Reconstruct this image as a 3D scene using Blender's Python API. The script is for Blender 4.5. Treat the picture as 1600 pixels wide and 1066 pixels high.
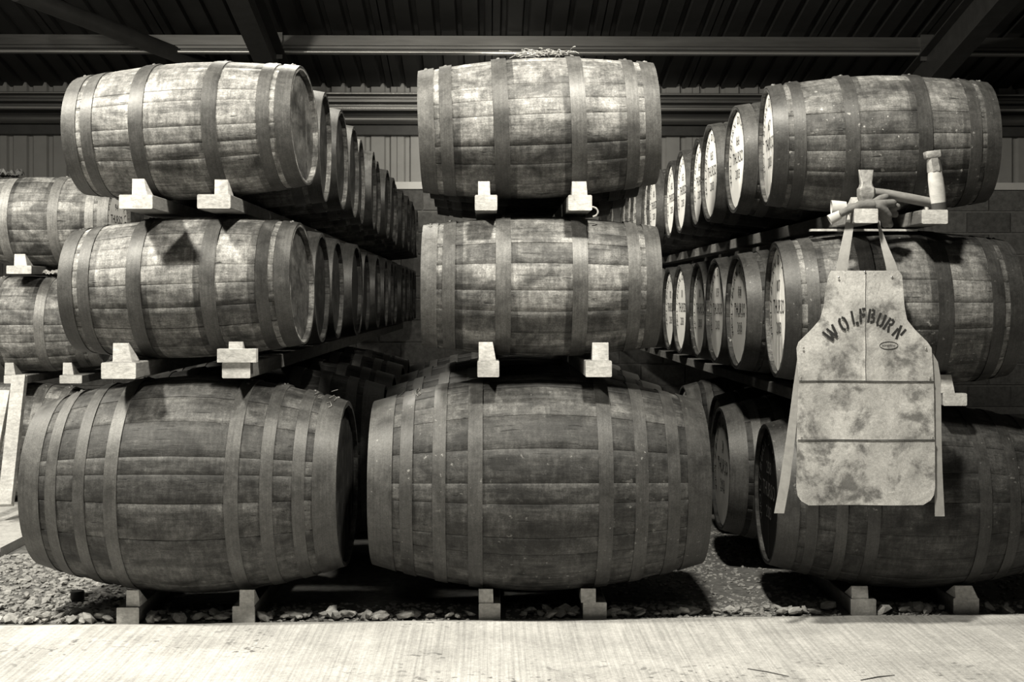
import bpy, bmesh, math, random
from mathutils import Vector, Matrix, noise
random.seed(11)
PI = math.pi
for o in list(bpy.data.objects): bpy.data.objects.remove(o)
scene = bpy.context.scene
C = scene.collection

# ------------------------------------------------------------------ camera
FPX, DIST, EYE = 2100.0, 5.05, 1.17
YAW = math.atan(37 / FPX)
cam_d = bpy.data.cameras.new('camera')
cam = bpy.data.objects.new('camera', cam_d); C.objects.link(cam)
cam_d.sensor_width = 36; cam_d.lens = 36 * FPX / 1600
cam_d.shift_y = -63 / 1600
cam.location = (0, -DIST, EYE); cam.rotation_euler = (PI / 2, 0, -YAW)
cam_d.clip_end = 100
scene.camera = cam
# ------------------------------------------------------------------ world, lamps, exposure
W = bpy.data.worlds.new('world'); scene.world = W; W.use_nodes = True
W.node_tree.nodes['Background'].inputs[0].default_value = (1, .97, .9, 1)
W.node_tree.nodes['Background'].inputs[1].default_value = .0015
def area(name, loc, target, size, power, sy=None, spread=180):
    d = bpy.data.lights.new(name, 'AREA'); o = bpy.data.objects.new(name, d); C.objects.link(o)
    d.energy = power; d.size = size; d.color = (1, .955, .84)
    if sy: d.shape = 'RECTANGLE'; d.size_y = sy
    d.spread = math.radians(spread)
    o.location = loc
    o.rotation_euler = (Vector(target) - Vector(loc)).to_track_quat('-Z', 'Y').to_euler()
    return o
area('bay_lamp', (.5, -1.5, 3.6), (.4, -.3, .5), .22, 120)
area('bay_lamp_by_path', (-2.6, -1.2, 3.5), (-1.8, -.2, .8), .26, 165)
area('front_fill', (-.9, -4.6, 3.3), (-.4, 0, .7), 2.2, 5, .4)  # weak fill added out of view to soften the front shade
area('row_head_fill', (-1.15, 1.9, 3.5), (1.2, 2.2, 1.6), .4, 80)  # unseen source added to brighten the white heads of the right rows
area('rear_wall_fill', (.2, 6.7, 3.0), (.2, 8.6, 2.75), .4, 10, spread=110)  # unseen wash added to lift the back cladding
area('path_lamp', (-3.9, 1.0, 3.3), (-2.6, 2.4, .8), .5, 75)
scene.view_settings.view_transform = 'Standard'
scene.view_settings.look = 'None'
scene.view_settings.gamma = 1
scene.view_settings.use_curve_mapping = False
scene.view_settings.exposure = 0.5

# ------------------------------------------------------------------ helpers
def at(px, py, Y):
    "point of the plane y = Y seen at a pixel of the photograph"
    u = (px - 800) / FPX; v = (470 - py) / FPX
    t = (Y + DIST) / (math.cos(YAW) - u * math.sin(YAW))
    return Vector((t * (math.sin(YAW) + u * math.cos(YAW)), Y, EYE + t * v))

def link(o, parent=None):
    C.objects.link(o)
    if parent: o.parent = parent
    return o
def tag(o, label=None, cat=None, group=None, kind=None):
    if label: o['label'] = label
    if cat: o['category'] = cat
    if group: o['group'] = group
    if kind: o['kind'] = kind
    return o
def empty(name, loc=(0, 0, 0), rot=(0, 0, 0), parent=None):
    o = bpy.data.objects.new(name, None); o.empty_display_size = .05
    o.location = loc; o.rotation_euler = rot
    return link(o, parent)
def mesh(name, vs, fs, m=None, smooth=True, angle=38):
    me = bpy.data.meshes.new(name); me.from_pydata([tuple(v) for v in vs], [], fs)
    bm = bmesh.new(); bm.from_mesh(me); bmesh.ops.recalc_face_normals(bm, faces=bm.faces); bm.to_mesh(me); bm.free()
    if m: me.materials.append(m)
    if smooth:
        me.polygons.foreach_set('use_smooth', [True] * len(me.polygons))
        me.set_sharp_from_angle(angle=math.radians(angle))
    return me
def ob(name, me, parent=None, loc=(0, 0, 0), rot=(0, 0, 0), col=None):
    o = bpy.data.objects.new(name, me); o.location = loc; o.rotation_euler = rot
    if col is not None: o.color = (col, col, col, 1)
    return link(o, parent)
class MB:
    def __init__(s): s.v = []; s.f = []
    def add(s, vs, fs):
        n = len(s.v); s.v += [Vector(v) for v in vs]; s.f += [tuple(i + n for i in f) for f in fs]
        return s
    def hexa(s, p):   # 8 points: bottom ring 0-3, top ring 4-7
        return s.add(p, [(0, 3, 2, 1), (4, 5, 6, 7), (0, 1, 5, 4), (1, 2, 6, 5), (2, 3, 7, 6), (3, 0, 4, 7)])
    def box(s, a, b):
        x0, y0, z0 = a; x1, y1, z1 = b
        return s.hexa([(x0, y0, z0), (x1, y0, z0), (x1, y1, z0), (x0, y1, z0), (x0, y0, z1), (x1, y0, z1), (x1, y1, z1), (x0, y1, z1)])
    def tube(s, pts, rad, n=10, cap=True, flat=1.0, up=None):
        pts = [Vector(p) for p in pts]; rings = []
        for i, p in enumerate(pts):
            t = (pts[min(i + 1, len(pts) - 1)] - pts[max(i - 1, 0)]).normalized()
            u = Vector(up) if up else (Vector((0, 0, 1)) if abs(t.z) < .9 else Vector((0, 1, 0)))
            a = t.cross(u).normalized(); b = a.cross(t).normalized()
            r = rad[i] if isinstance(rad, (list, tuple)) else rad
            rings.append([p + a * r * math.cos(2 * PI * k / n) + b * r * flat * math.sin(2 * PI * k / n) for k in range(n)])
        m = len(rings); vs = [v for r in rings for v in r]; fs = []
        for i in range(m - 1):
            for k in range(n):
                fs.append((i * n + k, i * n + (k + 1) % n, (i + 1) * n + (k + 1) % n, (i + 1) * n + k))
        if cap: fs += [tuple(range(n))[::-1], tuple((m - 1) * n + k for k in range(n))]
        return s.add(vs, fs)
    def ball(s, c, r, n=8, sq=(1, 1, 1)):
        c = Vector(c); vs = [c + Vector((0, 0, r * sq[2]))]; fs = []
        for i in range(1, n // 2):
            ph = PI * i / (n // 2)
            for k in range(n):
                vs.append(c + Vector((r * sq[0] * math.sin(ph) * math.cos(2 * PI * k / n), r * sq[1] * math.sin(ph) * math.sin(2 * PI * k / n), r * sq[2] * math.cos(ph))))
        vs.append(c - Vector((0, 0, r * sq[2]))); m = n // 2 - 1
        for k in range(n): fs.append((0, 1 + k, 1 + (k + 1) % n))
        for i in range(m - 1):
            for k in range(n): fs.append((1 + i * n + k, 1 + (i + 1) * n + k, 1 + (i + 1) * n + (k + 1) % n, 1 + i * n + (k + 1) % n))
        for k in range(n): fs.append((1 + m * n, 1 + (m - 1) * n + (k + 1) % n, 1 + (m - 1) * n + k))
        return s.add(vs, fs)
    def lathe(s, prof, n=24, axis='z'):   # prof: (radius, height)
        vs = []; fs = []
        for r, h in prof:
            for k in range(n):
                a = 2 * PI * k / n
                vs.append((r * math.cos(a), r * math.sin(a), h) if axis == 'z' else (h, r * math.cos(a), r * math.sin(a)))
        for i in range(len(prof) - 1):
            for k in range(n): fs.append((i * n + k, i * n + (k + 1) % n, (i + 1) * n + (k + 1) % n, (i + 1) * n + k))
        fs += [tuple(range(n)), tuple((len(prof) - 1) * n + k for k in range(n))]
        return s.add(vs, fs)
    def prism(s, poly, z0, z1):   # polygon in xy
        n = len(poly)
        return s.add([(x, y, z0) for x, y in poly] + [(x, y, z1) for x, y in poly],
                     [tuple(range(n))[::-1], tuple(range(n, 2 * n))] + [(k, (k + 1) % n, n + (k + 1) % n, n + k) for k in range(n)])
    def mesh(s, name, m=None, smooth=True, angle=38): return mesh(name, s.v, s.f, m, smooth, angle)
    def build(s, name, m, parent=None, loc=(0, 0, 0), rot=(0, 0, 0), smooth=True, col=None, angle=38):
        return ob(name, s.mesh(name, m, smooth, angle), parent, loc, rot, col)

# ------------------------------------------------------------------ materials
class NT:
    def __init__(s, name):
        s.m = bpy.data.materials.new(name); s.m.use_nodes = True; s.t = s.m.node_tree; s.n = s.t.nodes
        s.b = s.n['Principled BSDF']
    def new(s, t, **k):
        x = s.n.new(t)
        for a, b in k.items(): setattr(x, a, b)
        return x
    def set(s, sock, v):
        if isinstance(v, bpy.types.NodeSocket): s.t.links.new(v, sock)
        else: sock.default_value = v
    def math(s, op, a, b=0.0, c=0.0):
        x = s.new('ShaderNodeMath', operation=op)
        s.set(x.inputs[0], a); s.set(x.inputs[1], b); s.set(x.inputs[2], c); return x.outputs[0]
    def vmath(s, op, a, b):
        x = s.new('ShaderNodeVectorMath', operation=op); s.set(x.inputs[0], a); s.set(x.inputs[1], b); return x.outputs[0]
    def noise(s, vec, scale=1.0, detail=4, rough=.6, dist=0.0):
        x = s.new('ShaderNodeTexNoise'); s.set(x.inputs['Vector'], vec)
        x.inputs['Scale'].default_value = scale; x.inputs['Detail'].default_value = detail
        x.inputs['Roughness'].default_value = rough; x.inputs['Distortion'].default_value = dist
        return x.outputs['Fac']
    def rng(s, v, a, b, lo, hi):
        x = s.new('ShaderNodeMapRange'); s.set(x.inputs[0], v)
        for i, q in enumerate((a, b, lo, hi)): x.inputs[i + 1].default_value = q
        return x.outputs[0]
    def mul(s, *v):
        r = v[0]
        for x in v[1:]: r = s.math('MULTIPLY', r, x)
        return r
    def mixf(s, f, a, b):
        x = s.new('ShaderNodeMix', data_type='FLOAT'); s.set(x.inputs[0], f); s.set(x.inputs[2], a); s.set(x.inputs[3], b); return x.outputs[0]
    def grey(s, v, tint=(1, .985, .95)):
        c = s.new('ShaderNodeCombineColor')
        for i in range(3): s.set(c.inputs[i], s.math('MULTIPLY', v, tint[i]))
        s.t.links.new(c.outputs[0], s.b.inputs['Base Color'])
    def bump(s, h, strength=.3, dist=.004):
        x = s.new('ShaderNodeBump'); x.inputs['Strength'].default_value = strength; x.inputs['Distance'].default_value = dist
        s.set(x.inputs['Height'], h); s.t.links.new(x.outputs[0], s.b.inputs['Normal'])
    def objcoord(s): return s.new('ShaderNodeTexCoord').outputs['Object']
    def world(s): return s.new('ShaderNodeNewGeometry').outputs['Position']

def cask_wood(name, contrast=1.0, flecks=0.0, ghost=False, chime=0.0):
    q = NT(name)
    info = q.new('ShaderNodeObjectInfo'); geo = q.new('ShaderNodeNewGeometry')
    rnd = q.math('FRACT', q.math('ADD', info.outputs['Random'], q.math('MULTIPLY', geo.outputs['Random Per Island'], 7.31)))
    oc = q.objcoord(); wp = geo.outputs['Position']
    off = q.vmath('ADD', oc, q.vmath('MULTIPLY', rnd, (13.0, 7.0, 5.0)))
    g1 = q.noise(q.vmath('MULTIPLY', off, (5, 85, 85)), 1, 6, .65)
    g2 = q.noise(q.vmath('MULTIPLY', off, (70, 16, 16)), 1, 3, .6)
    st = q.noise(q.vmath('MULTIPLY', wp, (1.4, 1.4, 2.4)), 4.2, 7, .68, .5)
    st2 = q.noise(wp, 15, 5, .7, .3)
    tone = q.rng(q.math('POWER', rnd, .7), 0, 1, 1 - .50 * contrast, 1 + .26 * contrast)
    sep = q.new('ShaderNodeSeparateColor'); q.t.links.new(info.outputs['Color'], sep.inputs[0])
    v = q.mul(sep.outputs[0], tone, q.rng(g1, .32, .70, .62, 1.24), q.rng(g2, .3, .7, .62, 1.26), q.rng(q.noise(off, 190, 2, .6), .3, .7, .66, 1.26),
              q.rng(st, .38, .64, .28, 1.18), q.rng(st2, .34, .64, .6, 1.2))
    # dark checks along the grain
    ck = q.noise(q.vmath('MULTIPLY', off, (7, 150, 150)), 1, 2, .5)
    v = q.mul(v, q.rng(ck, .27, .33, .2, 1))
    if ghost:   # rust-black rings where the hoops sat before they were driven outwards
        sx = q.new('ShaderNodeSeparateXYZ'); q.t.links.new(oc, sx.inputs[0]); ax = q.math('ABSOLUTE', sx.outputs[0])
        wob = q.mul(q.math('SUBTRACT', q.noise(wp, 5, 3), .5), .012)
        for c, w in ((.1, .013), (.297, .014)):
            d = q.math('ABSOLUTE', q.math('SUBTRACT', q.math('ADD', ax, wob), c))
            v = q.mul(v, q.mixf(q.rng(q.noise(q.vmath('ADD', wp, (c * 50, 0, 0)), 3.0, 3), .42, .58, 0, 1), 1.0, q.rng(d, w, w + .004, .36, 1)))
    if chime:   # dirt-blackened stave ends
        sx = q.new('ShaderNodeSeparateXYZ'); q.t.links.new(oc, sx.inputs[0])
        v = q.mul(v, q.rng(q.math('ABSOLUTE', sx.outputs[0]), chime - .004, chime - .001, 1, .3))
    if flecks:
        fl = q.noise(q.vmath('MULTIPLY', wp, (1, 1, 1)), 42, 3, .6)
        reg = q.rng(q.noise(wp, 3.3, 2), .45, .6, 0, 1)
        v = q.math('ADD', v, q.mul(q.rng(fl, .655, .72, 0, flecks), reg))
    q.grey(v)
    q.b.inputs['Roughness'].default_value = .62
    q.b.inputs['Specular IOR Level'].default_value = .35
    q.bump(q.math('ADD', q.math('ADD', q.mul(g1, .6), q.mul(g2, .35)), q.rng(ck, .27, .33, -.5, 0)), .55, .0035)
    return q.m
def hoop_steel(name, flecks=0.0):
    q = NT(name); info = q.new('ShaderNodeObjectInfo'); wp = q.world()
    sep = q.new('ShaderNodeSeparateColor'); q.t.links.new(info.outputs['Color'], sep.inputs[0])
    a = q.noise(wp, 9, 7, .7, .3); b = q.noise(q.vmath('MULTIPLY', q.objcoord(), (30, 30, 30)), 3, 4, .7)
    c = q.noise(q.vmath('MULTIPLY', q.objcoord(), (160, 7, 7)), 1, 3, .6)
    v = q.mul(sep.outputs[0], q.rng(a, .35, .65, .6, 1.35), q.rng(b, .3, .7, .8, 1.2), q.rng(c, .3, .7, .8, 1.2), q.rng(q.noise(wp, 240, 2, .6), .3, .7, .75, 1.22), q.rng(info.outputs['Random'], 0, 1, .8, 1.2))
    if flecks:
        v = q.math('ADD', v, q.mul(q.rng(q.noise(wp, 55, 3, .6), .66, .72, 0, flecks), q.rng(q.noise(wp, 3.3, 2), .42, .6, 0, 1)))
    q.grey(v); q.b.inputs['Metallic'].default_value = .25
    q.set(q.b.inputs['Roughness'], q.rng(a, .3, .7, .42, .62))
    q.bump(b, .25, .002)
    return q.m
def plain(name, val, lo=.8, hi=1.2, scale=12, rough=.6, bump=0.0, stretch=(1, 1, 1), metal=0.0, spec=.4, world=True, detail=6, coldep=False):
    q = NT(name); p = q.vmath('MULTIPLY', q.world() if world else q.objcoord(), stretch)
    n = q.noise(p, scale, detail, .65, .2)
    v = q.mul(q.rng(n, .33, .67, lo, hi), val)
    if coldep:
        info = q.new('ShaderNodeObjectInfo')
        v = q.mul(v, q.rng(info.outputs['Random'], 0, 1, .72, 1.2))
    q.grey(v); q.b.inputs['Roughness'].default_value = rough; q.b.inputs['Metallic'].default_value = metal
    q.b.inputs['Specular IOR Level'].default_value = spec
    if bump: q.bump(n, bump, .006)
    return q.m
def new_timber(name='sawn_timber', side=1.0):
    q = NT(name); oc = q.objcoord(); info = q.new('ShaderNodeObjectInfo')
    p = q.vmath('ADD', oc, q.vmath('MULTIPLY', info.outputs['Random'], (3.1, 9.0, 5.0)))
    g = q.noise(q.vmath('MULTIPLY', p, (90, 7, 90)), 1, 4, .6)
    e = q.noise(q.vmath('MULTIPLY', p, (18, 18, 60)), 1, 5, .65, 1.2)
    s = q.noise(q.world(), 11, 5, .7)
    v = q.mul(.60, q.rng(g, .3, .7, .82, 1.12), q.rng(e, .32, .68, .78, 1.12), q.rng(s, .33, .6, .72, 1.06), q.rng(info.outputs['Random'], 0, 1, .85, 1.05))
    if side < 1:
        sx = q.new('ShaderNodeSeparateXYZ'); q.t.links.new(oc, sx.inputs[0]); v = q.mul(v, q.rng(sx.outputs[1], .001, .006, 1, side))  # colour darkened behind the front end, standing in for the barrels' shade
    q.grey(v); q.b.inputs['Roughness'].default_value = .75; q.b.inputs['Specular IOR Level'].default_value = .2
    q.bump(q.math('ADD', g, e), .4, .003)
    return q.m
def concrete(name, val, broom=True):
    q = NT(name); wp = q.world()
    n = q.noise(wp, 3.2, 8, .65, .3); f = q.noise(wp, 60, 4, .7)
    br = q.noise(q.vmath('MULTIPLY', wp, (95, 1.3, 1)), 1, 3, .6)
    sp = q.noise(wp, 34, 2, .5)
    pat = q.noise(q.vmath('ADD', wp, (4.2, 1.7, 0)), 2.1, 3)
    v = q.mul(val, q.rng(n, .35, .65, .78, 1.1), q.rng(f, .3, .7, .8, 1.12), q.rng(q.noise(wp, 230, 2, .6), .3, .7, .84, 1.12))
    if broom: v = q.mul(v, q.rng(br, .3, .62, .74, 1.06))
    v = q.mul(v, q.mixf(q.rng(pat, .5, .62, 0, 1), 1.0, q.rng(sp, .60, .68, 1, .4)))
    q.grey(v); q.b.inputs['Roughness'].default_value = .85; q.b.inputs['Specular IOR Level'].default_value = .2
    q.bump(q.math('ADD', br if broom else n, q.mul(f, .4)), .5 if broom else .25, .004)
    return q.m
def leather():
    q = NT('apron_leather'); oc = q.objcoord(); info = q.new('ShaderNodeObjectInfo')
    n = q.noise(oc, 7.5, 7, .66, .15); d = q.noise(q.vmath('ADD', oc, (3, 1, 2)), 9, 6, .68, .3); f = q.noise(oc, 120, 3, .7)
    v = q.mul(.47, q.rng(n, .36, .62, .66, 1.18), q.rng(d, .38, .5, .36, 1.0), q.rng(f, .3, .7, .82, 1.14), q.rng(q.noise(oc, 300, 2, .6), .3, .7, .84, 1.12))
    q.grey(v); q.b.inputs['Roughness'].default_value = .6; q.b.inputs['Specular IOR Level'].default_value = .3
    q.bump(q.math('ADD', q.mul(f, .3), q.noise(oc, 14, 3, .5, 1.0)), .35, .008)
    return q.m
M = dict(
    cask=cask_wood('cask_oak'), cask_ghost=cask_wood('cask_oak_ring_stained', 1.0, 0, True), cask_fleck=cask_wood('cask_oak_flecked', 1.0, .30, True, .43), butt_fleck=cask_wood('butt_oak_flecked', .8, .16, False, .6),
    hoop=hoop_steel('hoop_steel'), hoop_fleck=hoop_steel('hoop_steel_flecked', .2),
    head_dark=cask_wood('cask_head_oak', .7),
    head_white=plain('white_head_paint', .80, .86, 1.05, 6, .55, .1),
    head_grey=plain('greyed_head_paint', .40, .7, 1.15, 6, .55, .1),
    head_black=plain('black_head_paint', .010, .8, 1.2, 8, .9, spec=.05),
    ink=plain('stencil_ink', .018, .8, 1.3, 20, .7), faint=plain('faded_stencil_paint', .10, .5, 1.3, 30, .7),
    timber=new_timber(), rail=new_timber('rail_timber_shaded_sides', .3), concrete=concrete('broomed_concrete', .49), concrete_smooth=concrete('trowelled_concrete', .49, False),
    soil=plain('gravel_soil', .12, .6, 1.3, 30, .95, .5), stone=plain('gravel_stone', .36, .65, 1.25, 40, .9, .3, coldep=True),
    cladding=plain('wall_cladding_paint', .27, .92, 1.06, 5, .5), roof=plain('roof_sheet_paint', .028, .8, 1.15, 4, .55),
    lip=plain('lip_highlight_metal', .62, .85, 1.1, 6, .32, stretch=(.3, 1, 3), metal=.75), galv=plain('galvanised_steel', .14, .8, 1.15, 7, .38, stretch=(.3, 1, 3), metal=.6), sill=plain('sill_flashing_paint', .62, .92, 1.05, 6, .45),  # lip: paler than the galvanised web, edge highlight put into its colour
    beam=plain('painted_beam_steel', .04, .8, 1.2, 10, .6), block=plain('concrete_block', .13, .7, 1.25, 22, .95, .5, coldep=True),
    mortar=plain('mortar', .17, .8, 1.15, 30, .95, .3), tube=plain('tube_steel', .055, .85, 1.15, 8, .4),
    leather=leather(), strap=plain('strap_webbing', .34, .85, 1.12, 30, .7, .2), rivet=plain('rivet_metal', .6, .9, 1.1, 30, .3, metal=.8),
    thread=plain('seam_thread', .06, .9, 1.1, 20, .8), iron=plain('worn_tool_steel', .30, .6, 1.3, 45, .5, .4, metal=.3),
    ash=plain('ash_handle', .52, .78, 1.12, 16, .55, .2, (1, 3, 3)), old_ash=plain('old_ash_handle', .26, .75, 1.15, 16, .5, .2, (1, 3, 3)), dark_iron=plain('dark_ferrule', .06, .8, 1.2, 20, .5),
    glove=plain('glove_suede', .13, .7, 1.2, 30, .85, .3), cuff=plain('glove_cuff_canvas', .45, .85, 1.08, 30, .8),
    straw=plain('dry_straw', .36, .6, 1.3, 60, .85), rag=plain('hessian_rag', .42, .75, 1.15, 40, .9, .3),
    rubber=plain('black_rubber', .03, .8, 1.2, 20, .6), chalk=plain('chalk', .26, .75, 1.1, 70, .9), darkwood=plain('aged_timber', .10, .6, 1.3, 14, .8, .3, (20, 2, 20), world=False),
)

# ------------------------------------------------------------------ the setting
gb = MB(); gb.box((-9, -.23, -.12), (9, 9, .012))
floor_gravel = tag(gb.build('floor', M['soil'], smooth=False), 'dark gravelly earth under and between the barrel racks', 'ground', kind='structure')
# front slab, its back edge running a touch away to the right
def edge_y(x): return -.183 + .031 * x
SZ = .02
s = MB()
def strip(o0, o1, z0, z1):
    pa = lambda x, o, z: (x, edge_y(x) + o if o > -5 else -7, z)
    return MB().hexa([pa(-7, o0, -.15), pa(7, o0, -.15), pa(7, o1, -.15), pa(-7, o1, -.15), pa(-7, o0, z0), pa(7, o0, z0), pa(7, o1, z1), pa(-7, o1, z1)])
slab = tag(strip(-9, -.05, SZ, SZ).build('floor_slab', M['concrete'], smooth=False), 'broom-finished pale concrete walkway in front of the barrels', 'walkway', kind='structure')
strip(-.0495, 0, SZ - .001, SZ - .006).build('trowelled_edge', M['concrete_smooth'], slab, smooth=False)
path = tag(empty('floor_path', (-2.2, .2, 0)), 'raised pale concrete path running back at the left of the barrels', 'walkway', kind='structure')
yb = [.05, 1.05, 2.6, 4.6, 6.6, 8.4]
for a, b in zip(yb, yb[1:]):
    MB().box((-3.0, a, -.08), (0, b - .012, .055)).build('path_slab', M['concrete_smooth'], path, (0, -.2, 0), smooth=False)

WALLY = 8.62
PITCH = .2
def sheet_mesh(name, nrib, length, m, rib=.032):
    vs = []; fs = []; t = .0012; xs = []
    for i in range(nrib):
        b = i * PITCH
        xs += [(b, 0), (b + .075, 0), (b + .092, rib), (b + .128, rib), (b + .145, 0)]
    xs.append((nrib * PITCH + .01, 0))
    n = len(xs)
    for z in (0, length):
        for x, d in xs: vs.append((x, d, z))
    for z in (0, length):
        for x, d in xs: vs.append((x, d + t, z))
    for k in range(n - 1):
        fs.append((k, k + 1, n + k + 1, n + k)); fs.append((2 * n + k, 3 * n + k, 3 * n + k + 1, 2 * n + k + 1))
        fs.append((k, 2 * n + k, 2 * n + k + 1, k + 1)); fs.append((n + k, n + k + 1, 3 * n + k + 1, 3 * n + k))
    fs += [(0, n, 3 * n, 2 * n), (n - 1, 3 * n - 1, 4 * n - 1, 2 * n - 1)]
    return mesh(name, vs, fs, m, smooth=False)
wall = tag(empty('wall_back', (0, WALLY, 0)), 'ribbed metal cladding over grey blockwork at the back of the warehouse', 'wall', kind='structure')
cl = sheet_mesh('cladding_sheet', 5, 1.15, M['cladding'])
for i in range(-8, 8): ob('cladding_sheet', cl, wall, (i * 1.0 + .07, -.035, 2.34))
MB().box((-8, -.07, 2.30), (8, .0, 2.372)).build('sill_flashing', M['sill'], wall, smooth=False)
MB().box((-8, -.03, -.1), (8, .12, 2.30)).build('mortar_bed', M['mortar'], wall, smooth=False)
bl = MB().box((-.215, -.012, -.1), (.215, .012, .1)).mesh('block', M['block'], False)
for r in range(10):
    for i in range(-13, 13):
        ob('block', bl, wall, (i * .444 + (.222 if r % 2 else 0), -.034 + random.uniform(-.003, .003), 2.19 - r * .222))
# eave steelwork on the back wall
prof = [(0, 0), (-.10, 0), (-.10, -.02), (-.05, -.035), (-.05, -.055), (-.13, -.075), (-.13, -.10), (-.05, -.115), (-.05, -.14), (-.15, -.155), (-.15, -.185), (-.03, -.20), (0, -.20)]
def extrude_x(pr, x0, x1):
    b = MB(); n = len(pr)
    b.add([(x0, y, z) for y, z in pr] + [(x1, y, z) for y, z in pr], [tuple(range(n)), tuple(range(n, 2 * n))] + [(k, (k + 1) % n, n + (k + 1) % n, n + k) for k in range(n)])
    return b
ev = extrude_x(prof, -8, 8).build('eave_beam', M['galv'], wall, (0, -.14, 3.25), smooth=False)
for yy, zz, rr_ in ((-.1, -.012, .008), (-.15, -.165, .014)): MB().tube([(-8, yy, zz), (8, yy, zz)], rr_, 10).build('eave_lip', M['lip'], ev)
MB().box((-8, -.14, 2.84), (8, -.045, 3.26)).build('eave_shade_strip', M['beam'], wall, smooth=False)  # dark strip added for the shade behind the eave pipe
MB().tube([(-8, -.2, 2.985), (8, -.2, 2.985)], .05, 16).build('eave_pipe', M['galv'], wall)
# roof
SL = .21
ceiling = tag(empty('ceiling', (0, WALLY, 3.33)), 'dark ribbed steel roof sloping down to the back wall', 'roof', kind='structure')
ang = math.atan(SL)
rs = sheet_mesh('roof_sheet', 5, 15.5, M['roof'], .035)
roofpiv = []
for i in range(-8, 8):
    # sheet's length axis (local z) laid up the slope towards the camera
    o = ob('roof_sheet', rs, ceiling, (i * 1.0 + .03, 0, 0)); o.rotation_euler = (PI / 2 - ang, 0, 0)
def roof_z(y): return 3.33 + SL * (WALLY - y)
zp = [(0, 0), (-.06, 0), (-.06, -.012), (-.012, -.012), (-.012, -.105), (-.03, -.118), (-.012, -.131), (-.012, -.16), (.05, -.16), (.05, -.14), (.062, -.14), (.062, -.172), (0, -.172)]
zp = [(-y, z) for y, z in zp]
zp2 = [(0, 0), (-.03, 0), (-.03, -.09), (-.05, -.10), (-.05, -.125), (-.03, -.13), (-.03, -.15), (-.07, -.155), (-.07, -.172), (0, -.172)]
for y in (7.25, 5.6, 3.95, 2.3, .65, -1.0, -2.65, -4.3):
    pu = extrude_x(zp2, -8, 8).build('purlin', M['galv'], ceiling, (0, y - WALLY, roof_z(y) - 3.33 - .03), smooth=False)
    MB().tube([(-8, -.075, -.16), (8, -.075, -.16)], .016, 10).build('purlin_lip', M['lip'], pu)
def rafter(x):
    b = MB(); d = .34
    def slab(xa, xb, za, zb):
        y0, y1 = 8.3, -5.5; c0, c1 = roof_z(y0) - .21, roof_z(y1) - .21
        b.hexa([(xa, y1, c1 - zb), (xb, y1, c1 - zb), (xb, y0, c0 - zb), (xa, y0, c0 - zb), (xa, y1, c1 - za), (xb, y1, c1 - za), (xb, y0, c0 - za), (xa, y0, c0 - za)])
    slab(x - .085, x + .085, 0, .014); slab(x - .005, x + .005, .014, d - .014); slab(x - .085, x + .085, d - .014, d)
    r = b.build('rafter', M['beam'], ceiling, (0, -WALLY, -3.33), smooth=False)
    for y in (7.2, 5.55):
        MB().box((x - .06, y - .012, roof_z(y) - .26), (x + .06, y + .012, roof_z(y) - .02)).build('cleat', M['galv'], r, smooth=False)
for x in (-7.9, -1.93, 4.02): rafter(x)
a = at(25, -12, 5.3); b = at(345, 112, 7.95)
MB().tube([a, b], .072, 14).build('brace_tube', M['tube'], ceiling, (0, -WALLY, -3.33))
# side walls, outside the frame
for sx, nm in ((-8, 'wall_left'), (8, 'wall_right')):
    w = tag(empty(nm, (sx, -6.5, 0)), 'ribbed metal side wall of the warehouse', 'wall', kind='structure')
    sm = bpy.data.meshes.get('side_sheet') or sheet_mesh('side_sheet', 5, 6.6, M['cladding'])
    for i in range(15): ob('cladding_sheet', sm, w, (0, i * 1.0, 0), (0, 0, PI / 2))

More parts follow.
